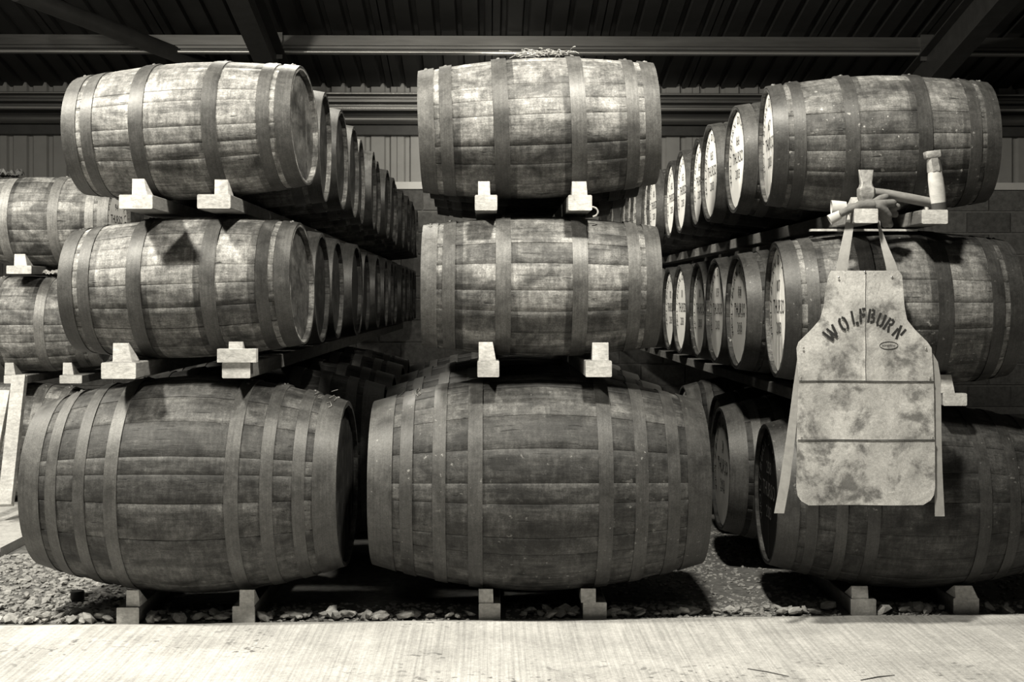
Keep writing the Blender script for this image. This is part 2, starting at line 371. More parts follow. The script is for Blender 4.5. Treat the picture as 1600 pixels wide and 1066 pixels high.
# ------------------------------------------------------------------ casks
class Cask:
    "one size of cask: stave, hoop and head meshes, all in cask space (axis along x)"
    def __init__(s, name, L, R, Re, nst, hoops, seed):
        rr = random.Random(seed); s.L, s.R, s.Re, s.name = L, R, Re, name; s.hoops = hoops
        w = [rr.uniform(.6, 1.4) for _ in range(nst)]; t = sum(w); s.ang = []; a = 0
        for x in w: s.ang.append((a, a + 2 * PI * x / t)); a += 2 * PI * x / t
        s.stave = []; allb = MB(); s.th = .017
        for i, (a0, a1) in enumerate(s.ang):
            b = s.stave_mb(a0, a1, rr.uniform(-.0012, .0012))
            allb.add(b.v, b.f); s.stave.append(b.mesh('stave', M['cask'], True, 50))
        s.body = allb.mesh('stave_shell', M['cask'], True, 50)
        s.hoop = []; s.riv = []
        for j, (f0, f1) in enumerate(hoops):
            s.hoop.append(s.hoop_mb(f0, f1, rr.uniform(1.2, 1.9)).mesh('hoop', M['hoop']))
        rv = MB(); rv.ball((0, 0, 0), .0075, 8, (1, 1, .75)); s.rivet = rv.mesh('rivet', M['hoop'])
        s.headR = Re - s.th + .003; s.headx = L / 2 - .018
        s.boards = s.board_meshes(rr)
        hb = MB(); hb.lathe([(s.headR, -.018), (s.headR, 0)], 40, 'x'); s.disc = hb.mesh('head', M['head_dark'], True, 40)
    def r(s, x):
        u = abs(2 * x / s.L); return s.R - (s.R - s.Re) * (.86 * u * u + .14 * u)  if u > .12 else s.R - (s.R - s.Re) * (.86 * u * u + .14 * u * u / .12 * .5 + .14 * .06 * (0 if u == 0 else 1) * 0)
    def stave_mb(s, a0, a1, jit):
        K = 10; g = .0003 / s.R; bv = .0018 / s.R; vs = []; fs = []; n = 8
        for k in range(K + 1):
            x = -s.L / 2 + s.L * k / K; r = s.r(x) + jit; am = (a0 + a1) / 2; qa = (a1 - a0) * .22
            end = .004 if k in (0, K) else 0
            row = [(a0 + g, r - .0011), (a0 + bv, r), (am - qa, r + .0004), (am + qa, r + .0004), (a1 - bv, r), (a1 - g, r - .0011), (a1 - g, r - s.th + end * 2), (a0 + g, r - s.th + end * 2)]
            for a, q in row: vs.append((x, q * math.cos(a), q * math.sin(a)))
        for k in range(K):
            for i in range(n): fs.append((k * n + i, k * n + (i + 1) % n, (k + 1) * n + (i + 1) % n, (k + 1) * n + i))
        fs += [tuple(range(n)), tuple(K * n + i for i in range(n))]
        return MB().add(vs, fs)
    def hoop_mb(s, f0, f1, lap):
        x0, x1 = -s.L / 2 + s.L * f0, -s.L / 2 + s.L * f1; N = 72; vs = []; fs = []; s.riv.append((x0, x1, lap))
        for k in range(N):
            a = 2 * PI * k / N; d = (a - lap + PI) % (2 * PI) - PI; ex = .0026 if abs(d) < .17 else 0
            for x, e in ((x0, -.003), (x0, .0034 + ex), (x1, .0034 + ex), (x1, -.003)):
                q = s.r(x) + e; vs.append((x, q * math.cos(a), q * math.sin(a)))
        for k in range(N):
            for i in range(4): fs.append((k * 4 + i, k * 4 + (i + 1) % 4, ((k + 1) % N) * 4 + (i + 1) % 4, ((k + 1) % N) * 4 + i))
        return MB().add(vs, fs)
    def board_meshes(s, rr):
        "vertical head boards: a disc cut into strips, outer face at x = 0 looking to +x"
        R = s.headR; n = 7 if R < .3 else 8; cuts = [-R]
        w = [rr.uniform(.8, 1.2) for _ in range(n)]; t = sum(w)
        for x in w: cuts.append(cuts[-1] + 2 * R * x / t)
        out = []
        for a, b in zip(cuts, cuts[1:]):
            a2, b2 = a + .0014, b - .0014; pts = []
            for k in range(7):
                y = a2 + (b2 - a2) * k / 6; pts.append((y, math.sqrt(max(0, R * R - y * y))))
            poly = pts + [(y, -z) for y, z in reversed(pts)]
            poly = [p for i, p in enumerate(poly) if i == 0 or (Vector(p) - Vector(poly[i - 1])).length > 1e-5]
            if (Vector(poly[0]) - Vector(poly[-1])).length < 1e-5: poly.pop()
            m = MB(); h = rr.uniform(-.0012, .0012); m.prism(poly, -.016, h)
            m.v = [Vector((v.z, v.x, v.y)) for v in m.v]
            out.append(m.mesh('head_board', M['head_dark'], False))
        return out

HB = [(.0, .066), (.09, .142), (.31, .373)]; HB = HB + [(1 - b, 1 - a) for a, b in reversed(HB)]
HU = [(.0, .072), (.095, .132), (.19, .228), (.292, .334)]; HU = HU + [(1 - b, 1 - a) for a, b in reversed(HU)]
BAR = Cask('barrel', .86, .262, .222, 21, HB, 3)
BUT = Cask('butt', 1.2, .405, .302, 24, HU, 5)

def swap(me, m):
    "the same mesh in another finish (cached)"
    key = me.name + '|' + m.name
    if key in swap.c: return swap.c[key]
    x = me.copy(); x.materials.clear(); x.materials.append(m); swap.c[key] = x; return x
swap.c = {}

def cask(kind, loc, scale=(1, 1, 1), yaw=0, roll=0, spin=None, tone=.25, steel=.13, full=True, label='', group='', heads=('dark', 'dark'), fleck=False, lettering=None, letter_mat=None, lap_spin=None):
    nm = 'cask_barrel' if kind is BAR else 'cask_butt'
    t = empty(nm, loc, (0, math.radians(-roll), math.radians(yaw))); t.scale = scale
    tag(t, label, 'barrel', group)
    spin = random.choice((0, .5, 1, 1.5)) * PI + random.uniform(-.04, .04) if spin is None else spin
    cw = M['cask_fleck' if kind is BAR else 'butt_fleck'] if fleck else M['cask_ghost'] if kind is BAR else M['cask']; hs = M['hoop_fleck'] if fleck else M['hoop']
    if full:
        for me in kind.stave:
            ob('stave', swap(me, cw), t, (0, 0, 0), (spin, 0, 0), tone)
    else:
        ob('stave_shell', swap(kind.body, cw), t, (0, 0, 0), (spin, 0, 0), tone)
    lapspin = random.uniform(-.25, .25) if lap_spin is None else lap_spin
    for me, (x0, x1, lap) in zip(kind.hoop, kind.riv):
        h = ob('hoop', swap(me, hs) if fleck else me, t, (0, 0, 0), (lapspin, 0, 0), steel)
        if full:
            for d in (-.07, .07):
                xm = (x0 + x1) / 2; q = kind.r(xm) + .005; a = lap + d
                ob('rivet', kind.rivet, h, (xm, q * math.cos(a), q * math.sin(a)), (a - PI / 2, 0, 0), steel * 1.5)
    for side, hd in zip((-1, 1), heads):
        if hd is None: continue
        m = M['head_' + hd]; rot = (0, 0, PI if side < 0 else 0); x = side * kind.headx
        if full and (side > 0) == (loc[0] < 0) or (full and hd != 'dark'):
            h = empty('head', (x, 0, 0), rot, t)
            for bm_ in kind.boards:
                ob('head_board', bm_ if hd == 'dark' else swap(bm_, m), h, col=tone * .38)
        else:
            h = ob('head', kind.disc if hd == 'dark' else swap(kind.disc, m), t, (x, 0, 0), rot, tone * .38)
        if lettering and lettering[0] == side:
            lm = letter_mesh(kind.headR, lettering[1]); lm = swap(lm, letter_mat) if letter_mat else lm
            tag(ob('stencil_lettering', lm, h, (.0022, 0, 0), (0, 0, 0)), kind='stuff')
    return t

# --- lettering: glyph outlines of the built-in font, flattened to meshes
GL = {}
def glyph(ch):
    if ch in GL: return GL[ch]
    cu = bpy.data.curves.new('glyph', 'FONT'); cu.body = ch; cu.resolution_u = 2; cu.size = 1
    o = bpy.data.objects.new('glyph', cu); me = bpy.data.meshes.new_from_object(o)
    vs = [v.co.copy() for v in me.vertices]; fs = [tuple(p.vertices) for p in me.polygons]
    bpy.data.objects.remove(o); bpy.data.curves.remove(cu); bpy.data.meshes.remove(me)
    x0 = min(v.x for v in vs); x1 = max(v.x for v in vs)
    GL[ch] = ([Vector((v.x - x0, v.y, 0)) for v in vs], fs, x1 - x0); return GL[ch]
def text_line(b, txt, size, cx, cy, squeeze=1.0):
    adv = [.25 if c == ' ' else glyph(c)[2] + .09 for c in txt]; w = sum(adv) * size * squeeze; x = cx - w / 2
    for c, a in zip(txt, adv):
        if c != ' ':
            vs, fs, _ = glyph(c); b.add([(x + v.x * size * squeeze, cy + v.y * size, 0) for v in vs], fs)
        x += a * size * squeeze
def text_arc(b, txt, size, rad, start, end):
    "clockwise from start to end (radians from the top)"
    n = len(txt)
    for i, c in enumerate(txt):
        if c == ' ': continue
        th = start + (end - start) * i / (n - 1); vs, fs, w = glyph(c)
        for_v = []
        for v in vs:
            lx, ly = (v.x - w / 2) * size, v.y * size + rad
            for_v.append((lx * math.cos(th) + ly * math.sin(th), -lx * math.sin(th) + ly * math.cos(th), 0))
        b.add(for_v, fs)
def letter_mesh(R, number):
    key = 'lettering_%s_%.2f' % (number, R)
    if key in bpy.data.meshes: return bpy.data.meshes[key]
    b = MB()
    text_arc(b, 'WOLFBURN DISTILLERY', R * .235, R * .73, -2.05, 2.05)
    text_line(b, number, R * .27, 0, R * .30); text_line(b, 'THURSO', R * .33, 0, R * -.06, .82); text_line(b, '2013', R * .27, 0, R * -.38)
    b.v = [Vector((0, v.x, v.y)) for v in b.v]     # the head's own frame: y to the reader's right, z up, facing +x
    me = mesh(key, b.v, b.f, M['ink'], False)
    return me

ORD = ['front', 'second', 'third', 'fourth', 'fifth', 'sixth', 'seventh', 'eighth', 'ninth', 'tenth', 'eleventh', 'twelfth', 'thirteenth', 'fourteenth', 'fifteenth']
STEP = .556
def front_span(pl, pr, py, yl, yr):
    return at(pl, py, yl).x, at(pr, py, yr).x
ZB = .485
G = {}
def fit(kind, pl, pr, yl, yr):
    a, b = at(pl, 470, yl).x, at(pr, 470, yr).x
    return (a + b) / 2, (b - a) / kind.L
# --- the nine in front
x, k = fit(BAR, 97, 492, -.22, .22)
cask(BAR, (x, 0, 1.803), (k, .97, .97), -6, 2.2, 1.0, .33, .065, label='pale weathered barrel on top of the left stack, dark plank head towards the aisle', group='front barrels'); G['TL'] = x
x, k = fit(BAR, 92, 487, -.22, .22)
cask(BAR, (x, 0, 1.2195), (k, 1.0, 1.0), -4, 1.9, 2.3, .31, .065, label='front barrel in the middle of the left stack with a split stave across its belly', group='front barrels'); G['ML'] = x
x, k = fit(BAR, 653, 1033, -.22, -.22)
cask(BAR, (x, 0, 1.818), (k, 1.0, 1.0), 0, 2.2, .4, .285, .09, label='pale barrel on top of the centre stack with a tuft of straw on it', group='front barrels'); G['TC'] = x
x, k = fit(BAR, 657, 1035, -.22, -.22)
cask(BAR, (x, 0, 1.224), (k, 1, 1), 0, -.3, 4.2, .25, .10, label='front barrel in the middle of the centre stack, below the straw-topped one', group='front barrels'); G['MC'] = x
x, k = fit(BAR, 1180, 1568, .22, -.22)
cask(BAR, (x, 0, 1.759), (k, .99, .99), -4, .6, 3.1, .185, .05, heads=('white', 'dark'), fleck=True, lettering=(-1, '167'),
     label='dark barrel on top of the right stack with white lettered head, behind the hammer', group='front barrels'); G['TR'] = x
x, k = fit(BAR, 1190, 1606, .26, -.26)
cask(BAR, (x, 0, 1.138), (k, 1.13, 1.13), -3, .4, 5.3, .18, .05, heads=('white', 'dark'), fleck=True, lettering=(-1, '107'),
     label='dark barrel with white lettered head in the middle of the right stack, behind the apron', group='front barrels'); G['MR'] = x
x, k = fit(BUT, 22, 557, -.33, .33)
cask(BUT, (x, .02, ZB), (k, 1, 1), -2, 0, .9, .10, .075, label='large dark butt at the bottom of the left stack, beside the concrete path', group='front butts'); G['BL'] = x
x, k = fit(BUT, 571, 1117, -.33, -.33)
cask(BUT, (x, .03, ZB), (k, 1, 1), 0, 0, 3.7, .095, .062, fleck=True, label='large dark butt at the bottom of the centre stack', group='front butts'); G['BC'] = x
x, k = fit(BUT, 1180, 1692, .28, -.28)
cask(BUT, (x, .07, .43), (k, .87, .87), -2, 0, 2.2, .06, .045, heads=('black', 'dark'), fleck=True, lettering=(-1, '258'), letter_mat=M['faint'],
     label='dark butt with black lettered head at the bottom of the right stack, below the apron', group='front butts'); G['BR'] = x
# --- the rows running back behind them
def row(key, kind, n, z, tones, name, place, heads=('dark', 'dark'), numbers=None, sc=1.0, dx=None, x=None, y0=0, jit=.02, step=STEP, fleck=False):
    for i in range(1, n):
        j = (dx[i] if dx and i < len(dx) else random.uniform(-jit, jit)); side = -1
        le = (-1, numbers(i)) if numbers else None
        kk = sc * random.uniform(.985, 1.012)
        cask(kind, (G[key] + j if x is None else x + j, y0 + i * step, z), (kk, sc, sc), random.uniform(-1.2, 1.2), random.uniform(-.5, .5), None, random.choice(tones), random.uniform(.045, .075), False,
             '%s %s from the front in the %s' % (ORD[i], name, place), 'barrels in the %s' % place, heads, fleck, le)
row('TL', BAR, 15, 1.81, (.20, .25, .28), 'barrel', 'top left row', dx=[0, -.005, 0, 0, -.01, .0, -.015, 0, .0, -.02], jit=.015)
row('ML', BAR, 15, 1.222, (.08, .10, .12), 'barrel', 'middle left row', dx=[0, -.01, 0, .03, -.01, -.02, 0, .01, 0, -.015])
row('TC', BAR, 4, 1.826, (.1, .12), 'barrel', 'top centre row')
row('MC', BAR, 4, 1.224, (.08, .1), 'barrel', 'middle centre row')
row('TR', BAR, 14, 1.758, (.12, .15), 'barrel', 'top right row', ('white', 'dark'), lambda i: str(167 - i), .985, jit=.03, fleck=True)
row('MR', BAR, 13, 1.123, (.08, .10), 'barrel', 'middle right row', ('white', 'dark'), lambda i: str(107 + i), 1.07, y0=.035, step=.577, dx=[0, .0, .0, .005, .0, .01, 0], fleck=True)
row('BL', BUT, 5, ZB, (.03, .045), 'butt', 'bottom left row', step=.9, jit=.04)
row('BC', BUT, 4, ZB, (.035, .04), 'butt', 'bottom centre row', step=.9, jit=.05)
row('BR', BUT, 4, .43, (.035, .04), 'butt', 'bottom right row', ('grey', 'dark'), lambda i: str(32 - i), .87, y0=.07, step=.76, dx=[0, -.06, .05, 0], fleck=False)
# --- the stack beyond the path at the far left
FY = 2.55
xf = at(68, 350, FY).x
cask(BAR, (xf, FY, 1.616), (1, .95, .95), -2, 0, .3, .34, .19, heads=('dark', 'white'), lettering=(1, '94'), label='topmost barrel of the far left stack, its white lettered head half hidden', group='far left barrels')
cask(BAR, (at(48, 500, FY).x, FY, 1.04), (1, 1.02, 1.02), -1, 0, 1.7, .33, .19, label='middle barrel of the stack at the far left with a rag on top', group='far left barrels')
cask(BUT, (at(20, 640, FY).x, FY, .392), (.95, .80, .80), 0, 0, 2.7, .30, .17, label='pale butt at the bottom of the stack at the far left, behind the leaning boards', group='far left barrels')
for z, nm in ((1.618, 'top'), (1.04, 'middle')):
    cask(BAR, (xf - .05, FY + .6, z), (1, .95, .95), 0, 0, None, .3, .15, False, 'second barrel from the front in the %s row of the far left stack' % nm, 'far left barrels')

# ------------------------------------------------------------------ timber rails and chocks
def rail(pl, pr, yf, zt, h, label, y1=8.2, mat='rail', seams=True):
    xl, xr = at(pl, 470, yf).x, at(pr, 470, yf).x; xm = (xl + xr) / 2; w = (xr - xl) / 2
    b = MB(); bv = .003
    b.add([], [])
    pts = []
    for y in (yf, y1):
        pts += [(-w + bv, y - yf, -h), (w - bv, y - yf, -h), (w, y - yf, -h + bv), (w, y - yf, -bv), (w - bv, y - yf, 0), (-w + bv, y - yf, 0), (-w, y - yf, -bv), (-w, y - yf, -h + bv)]
    b.add(pts, [tuple(range(8)), tuple(range(8, 16))] + [(k, (k + 1) % 8, 8 + (k + 1) % 8, 8 + k) for k in range(8)])
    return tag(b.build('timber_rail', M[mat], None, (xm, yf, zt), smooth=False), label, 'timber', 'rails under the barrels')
def chock(pl, pr, yf, zb, h, lean, label, depth=.11, shear=0.0):
    "wedge: upright front face, back face following the cask"
    xl, xr = at(pl, 470, yf).x, at(pr, 470, yf).x; xm = (xl + xr) / 2; w = (xr - xl) / 2; b = MB()
    b.hexa([(-w, 0, 0), (w, 0, 0), (w, depth, 0), (-w, depth, 0), (-w + shear, .006, h), (w - lean + shear, .004, h), (w - lean + shear, .014, h), (-w + shear, .014, h)])
    return tag(b.build('wedge_chock', M['timber'], None, (xm, yf, zb), smooth=False), label, 'wedge', 'chocks wedged against the barrels')
T = {'TL': 1.540, 'TC': 1.548, 'TR': 1.492, 'ML': .953, 'MC': .955, 'MR': .835, 'BL': .073, 'BC': .073, 'BR': .071}
HT = {'TL': .049, 'TC': .055, 'TR': .05, 'ML': .056, 'MC': .058, 'MR': .045, 'BL': .061, 'BC': .061, 'BR': .059}
RN = {'TL': 'pale barrel on the top left', 'TC': 'straw-topped centre barrel', 'TR': 'top right barrel', 'ML': 'middle left barrel', 'MC': 'middle centre barrel', 'MR': 'middle right barrel', 'BL': 'left butt', 'BC': 'centre butt', 'BR': 'right butt'}
rails = [('TL', 186, 238, -.34, 1), ('TL', 308, 360, -.36, 2), ('TC', 742, 777, -.25, 1), ('TC', 888, 925, -.25, 2), ('TR', 1335, 1372, -.375, 1), ('TR', 1441, 1481, -.325, 2),
         ('ML', 158, 212, -.33, 1), ('ML', 347, 391, -.30, 2), ('MC', 746, 780, -.25, 1), ('MC', 915, 956, -.25, 2), ('MR', 1265, 1300, -.2, 1), ('MR', 1474, 1511, -.22, 2),
         ('BL', 182, 217, -.225, 1), ('BL', 363, 398, -.21, 2), ('BC', 748, 782, -.18, 1), ('BC', 911, 948, -.172, 2), ('BR', 1330, 1369, -.13, 1), ('BR', 1490, 1530, -.115, 2)]
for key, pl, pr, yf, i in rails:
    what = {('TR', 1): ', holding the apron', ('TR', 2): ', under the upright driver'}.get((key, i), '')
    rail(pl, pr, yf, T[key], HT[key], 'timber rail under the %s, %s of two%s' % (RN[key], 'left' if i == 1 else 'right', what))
chocks = [('TL', 1, 206, 230, -.27, .062, .012), ('TL', 2, 335, 357, -.29, .058, .004), ('TC', 1, 747, 766, -.215, .052, .002), ('TC', 2, 894, 918, -.215, .052, .004),
          ('TR', 1, 1331, 1346, -.25, .05, 0), ('TR', 2, 1452, 1470, -.2, .04, 0), ('ML', 1, 176, 206, -.25, .066, .014), ('ML', 2, 357, 379, -.215, .07, 0),
          ('MC', 1, 748, 775, -.22, .066, .012), ('MC', 2, 926, 951, -.22, .064, 0), ('MR', 2, 1471, 1492, -.21, .066, .012),
          ('BL', 1, 197, 218, -.262, .084, .004), ('BL', 2, 374, 397, -.262, .084, 0), ('BC', 1, 748, 771, -.262, .084, .002), ('BC', 2, 908, 931, -.262, .082, 0), ('BR', 1, 1332, 1357, -.232, .072, .002), ('BR', 2, 1493, 1528, -.23, .072, .02)]
for key, i, pl, pr, yf, h, lean in chocks:
    if key[0] == 'B': yf = {'BL': -.212, 'BC': -.176, 'BR': -.118}[key]; h = {'BL': .058, 'BC': .05, 'BR': .045}[key]
    chock(pl, pr, yf, T[key], h, lean, 'wooden wedge chocking the %s on its %s rail' % (RN[key], 'left' if i == 1 else 'right'))
# loose block lying across the middle left stack's right rail
p = at(367, 551, -.34)
tag(MB().box((-.068, -.025, -.0235), (.068, .02, .0235)).build('wood_block', M['timber'], None, (p.x, -.285, T['ML'] + .0235), smooth=False), 'bright timber offcut lying crosswise on a rail below the middle left barrel', 'timber')
a_, b_ = at(1268, 365, -.12), at(1434, 356, -.12)
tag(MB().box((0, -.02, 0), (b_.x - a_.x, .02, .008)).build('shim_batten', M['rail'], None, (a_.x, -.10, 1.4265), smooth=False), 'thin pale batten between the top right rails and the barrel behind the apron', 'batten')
# far left stack's rails and chocks
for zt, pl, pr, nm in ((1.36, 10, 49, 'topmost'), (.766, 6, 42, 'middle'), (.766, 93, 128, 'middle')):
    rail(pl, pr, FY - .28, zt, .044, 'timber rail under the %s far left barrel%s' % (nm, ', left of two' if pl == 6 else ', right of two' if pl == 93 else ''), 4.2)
for zt, pl, pr, nm in ((1.36, 22, 42, 'topmost far left barrel'), (.766, 7, 24, 'middle far left barrel, leftmost of two'), (.766, 98, 115, 'middle far left barrel, right one of two')):
    chock(pl, pr, FY - .22, zt, .065, .012, 'wooden wedge chocking the %s' % nm)
# boards leaning at the far left
def board(p0, p1, w, th, label):
    a, b = Vector(p0), Vector(p1); d = (b - a); u = Vector((1, 0, 0)); n = d.cross(u).normalized(); u = n.cross(d).normalized()
    m = MB(); q = []
    for p in (a, b): q += [p - u * w / 2 - n * th / 2 - a, p + u * w / 2 - n * th / 2 - a, p + u * w / 2 + n * th / 2 - a, p - u * w / 2 + n * th / 2 - a]
    m.hexa(q); return tag(m.build('leaning_board', M['timber'], None, a, smooth=False), label, 'board', 'boards leaning on the far left stack')
board(at(9, 790, 1.75) , at(31, 588, 2.02), .068, .045, 'longer pale sawn board leaning upright against the far left butt')
board(at(-28, 800, 1.75), at(8, 612, 2.02), .06, .045, 'short pale board at the left edge, leaning on the far left butt')

# ------------------------------------------------------------------ gravel
rg = random.Random(8)
var = []
for i in range(10):
    bm = bmesh.new(); bmesh.ops.create_icosphere(bm, subdivisions=1, radius=1)
    sx, sy, sz = rg.uniform(.8, 1.25), rg.uniform(.6, .95), rg.uniform(.32, .6)
    for v in bm.verts:
        k = rg.uniform(.72, 1.15); v.co = Vector((v.co.x * sx, v.co.y * sy, v.co.z * sz)) * k
    me = bpy.data.meshes.new('stone'); bm.to_mesh(me); bm.free(); me.materials.append(M['stone']); var.append(me)
GZ = .012
def free(x, y):
    for key, pl, pr, yf, i in rails:
        if key[0] == 'B':
            if at(pl, 470, yf).x - .02 < x < at(pr, 470, yf).x + .02: return False
    return not (x < -2.2 and y > .04)
n = 0
while n < 285:
    if n < 190: x = rg.uniform(-1.9, 2.3); y, r = edge_y(x) + .012 + abs(rg.gauss(0, .045)), rg.choice((.016, .02, .026, .034))
    else: x, y, r = rg.uniform(-2.25, -1.35), rg.uniform(-.17, .55), rg.uniform(.016, .032)
    if not free(x, y): continue
    if -1.15 < x < -1.0 and False: continue
    o = ob('stone', rg.choice(var), floor_gravel, (x, y, GZ + r * .3 + (.008 if n < 190 else 0)), (rg.uniform(-.5, .5), rg.uniform(-.5, .5), rg.uniform(0, 6.3))); o.scale = (r, r, r); n += 1
sm = MB()
def scatter(cnt, xa, xb, ya, yb_, r0, r1):
    for _ in range(cnt):
        x, y = rg.uniform(xa, xb), rg.uniform(ya, yb_)
        if not free(x, y): continue
        me = rg.choice(var); r = rg.uniform(r0, r1); mt = Matrix.Translation((x, y, GZ + r * .12)) @ Matrix.Rotation(rg.uniform(0, 6.3), 4, 'Z') @ Matrix.Rotation(rg.uniform(-.5, .5), 4, 'X') @ Matrix.Scale(r, 4)
        sm.add([mt @ v.co for v in me.vertices], [tuple(p.vertices) for p in me.polygons])
scatter(2600, -2.3, -1.2, -.2, 1.1, .008, .02)
scatter(1800, -1.2, 2.6, -.2, .1, .005, .014)
scatter(2200, .5, 1.6, -.2, 1.8, .004, .015)
scatter(900, 1.6, 2.8, -.15, 1.2, .006, .016)
gm = bpy.data.meshes.new('gravel'); gm.from_pydata([tuple(v) for v in sm.v], [], sm.f); gm.materials.append(M['stone'])
tag(ob('gravel', gm, floor_gravel), 'loose slate gravel', kind='stuff')

# ------------------------------------------------------------------ apron
AX = at(1352, 600, -.4).x
def apron_y(z):
    k = [(1.60, -.345), (1.44, -.345), (1.28, -.36), (1.16, -.375), (1.0, -.385), (.8, -.395), (.62, -.412), (.4, -.43)]
    if z >= k[0][0]: return k[0][1]
    for (z0, y0), (z1, y1) in zip(k, k[1:]):
        if z >= z1: return y1 + (y0 - y1) * (z - z1) / (z0 - z1)
    return k[-1][1]
def on_apron(px, py, off=0.0):
    "point of the hanging leather: its depth depends on the height"
    y = -.38
    for _ in range(5): p = at(px, py, y); y = apron_y(p.z)
    p = at(px, py, y)
    p.y += .007 * math.sin((p.x - AX) * 21 + p.z * 6) * min(1, max(0, (1.2 - p.z) * 1.6)) - off
    return p
apron = empty('leather_apron', (AX, -.40, .46)); AO = apron.location.copy()
tag(apron, 'pale stained leather apron with arched black letters hanging on the right stack', 'apron')
def interp(tab, y):
    if y <= tab[0][0]: return tab[0][1]
    for (a, u), (b, v) in zip(tab, tab[1:]):
        if y <= b: return u + (v - u) * (y - a) / (b - a)
    return tab[-1][1]
LE = [(423, 1299), (430, 1295), (454, 1290), (480, 1287), (500, 1281), (515, 1268), (535, 1248), (544, 1245), (594, 1248), (690, 1244), (762, 1243), (774, 1245), (782, 1250), (789, 1262)]
RE = [(423, 1404), (430, 1409), (454, 1411), (480, 1413), (500, 1417), (515, 1429), (535, 1449), (544, 1455), (594, 1458), (690, 1460), (762, 1461), (774, 1459), (782, 1454), (789, 1442)]
def panel(name, y0, y1, fl, fr, off, rows=14, cols=10, ys=None):
    b = MB(); vs = []; fs = []
    ys = ys or [y0 + (y1 - y0) * i / rows for i in range(rows + 1)]; rows = len(ys) - 1
    for t in (0, -.003):
        for y in ys:
            l, r = fl(y), fr(y)
            for j in range(cols + 1): vs.append(on_apron(l + (r - l) * j / cols, y, off + t) - AO)
    n = (rows + 1) * (cols + 1); w = cols + 1
    for i in range(rows):
        for j in range(cols):
            a = i * w + j; fs.append((a, a + 1, a + w + 1, a + w)); fs.append((n + a, n + a + w, n + a + w + 1, n + a + 1))
    ring = [j for j in range(w)] + [i * w + cols for i in range(1, rows + 1)] + [rows * w + j for j in range(cols - 1, -1, -1)] + [i * w for i in range(rows - 1, 0, -1)]
    for a, c in zip(ring, ring[1:] + ring[:1]): fs.append((a, c, n + c, n + a))
    b.add(vs, fs); return b.build(name, M['leather'], apron)
fl = lambda y: interp(LE, y); fr = lambda y: interp(RE, y); mid = lambda y: 1351.5
by = [423, 426, 430, 438, 446, 454, 467, 480, 490, 500, 507, 515, 525, 535, 540, 544, 556, 570, 584, 597]
panel('bib_panel', 0, 0, fl, lambda y: 1352.6, .0, cols=6, ys=by)
panel('bib_panel', 0, 0, lambda y: 1350.8, fr, .0028, cols=6, ys=by)
panel('waist_panel', 594, 690, fl, fr, .004, rows=12, cols=12)
panel('hem_panel', 0, 0, fl, fr, .008, cols=12, ys=[686, 700, 715, 730, 745, 756, 762, 768, 774, 778, 782, 786, 789])
def stitch(pts, off, r=.0011):
    b = MB(); b.tube([on_apron(x, y, off) - AO for x, y in pts], r, 5); b.build('seam', M['thread'], apron)
stitch([(1352 + .4 * math.sin(i), 424 + i * 8.5) for i in range(21)], .0042)
stitch([(1248 + i * 10.5, 595.5 - .6 * math.sin(i * .3)) for i in range(21)], .0062, .0016)
stitch([(1245 + i * 10.75, 687) for i in range(21)], .0105, .0016)
for x, y in ((1310, 434), (1393, 433), (1351, 425), (1255, 544), (1446, 545), (1251, 591), (1452, 591), (1251, 684), (1456, 684)):
    MB().ball(on_apron(x, y, .0095 if y > 600 else .006) - AO, .0042, 8, (1, .5, 1)).build('rivet', M['rivet'], apron)
def band(name, path, m, off=0.0, parent=apron):
    "flat strap through (left px, right px, py, depth) stations"
    vs = []; fs = []
    for t in (0, .003):
        for l, r, py, y in path:
            for px in (l, r):
                p = on_apron(px, py, off) if y is None else at(px, py, y)
                vs.append(p + Vector((0, t, 0)) - AO)
    n = len(path) * 2
    for i in range(len(path) - 1):
        a = i * 2; fs += [(a, a + 1, a + 3, a + 2), (n + a, n + a + 2, n + a + 3, n + a + 1), (a, a + 2, n + a + 2, n + a), (a + 1, n + a + 1, n + a + 3, a + 3)]
    fs += [(0, n, n + 1, 1), (n - 2, n - 1, 2 * n - 1, 2 * n - 2)]
    return MB().add(vs, fs).build(name, m, parent)
band('neck_strap', [(1326, 1334, 331, -.30), (1321, 1334, 352, -.33), (1315, 1330, 380, -.34), (1309, 1326, 408, -.352), (1305, 1323, 430, -.352)], M['strap'])
band('neck_strap', [(1372, 1374, 331, -.30), (1372, 1376, 354, -.33), (1377, 1388, 385, -.34), (1383, 1399, 410, -.352), (1387, 1405, 430, -.352)], M['strap'])
band('waist_tie', [(1247, 1252, 560, None), (1241, 1250, 600, None), (1234, 1247, 650, None), (1226, 1240, 705, None), (1219, 1234, 755, None), (1211, 1226, 803, None)], M['strap'], -.006)
band('waist_tie', [(1452, 1458, 552, None), (1455, 1466, 566, None), (1458, 1470, 590, None), (1460, 1471, 640, None), (1461, 1472, 690, None), (1462, 1474, 740, None), (1463, 1478, 808, None)], M['strap'], -.006)
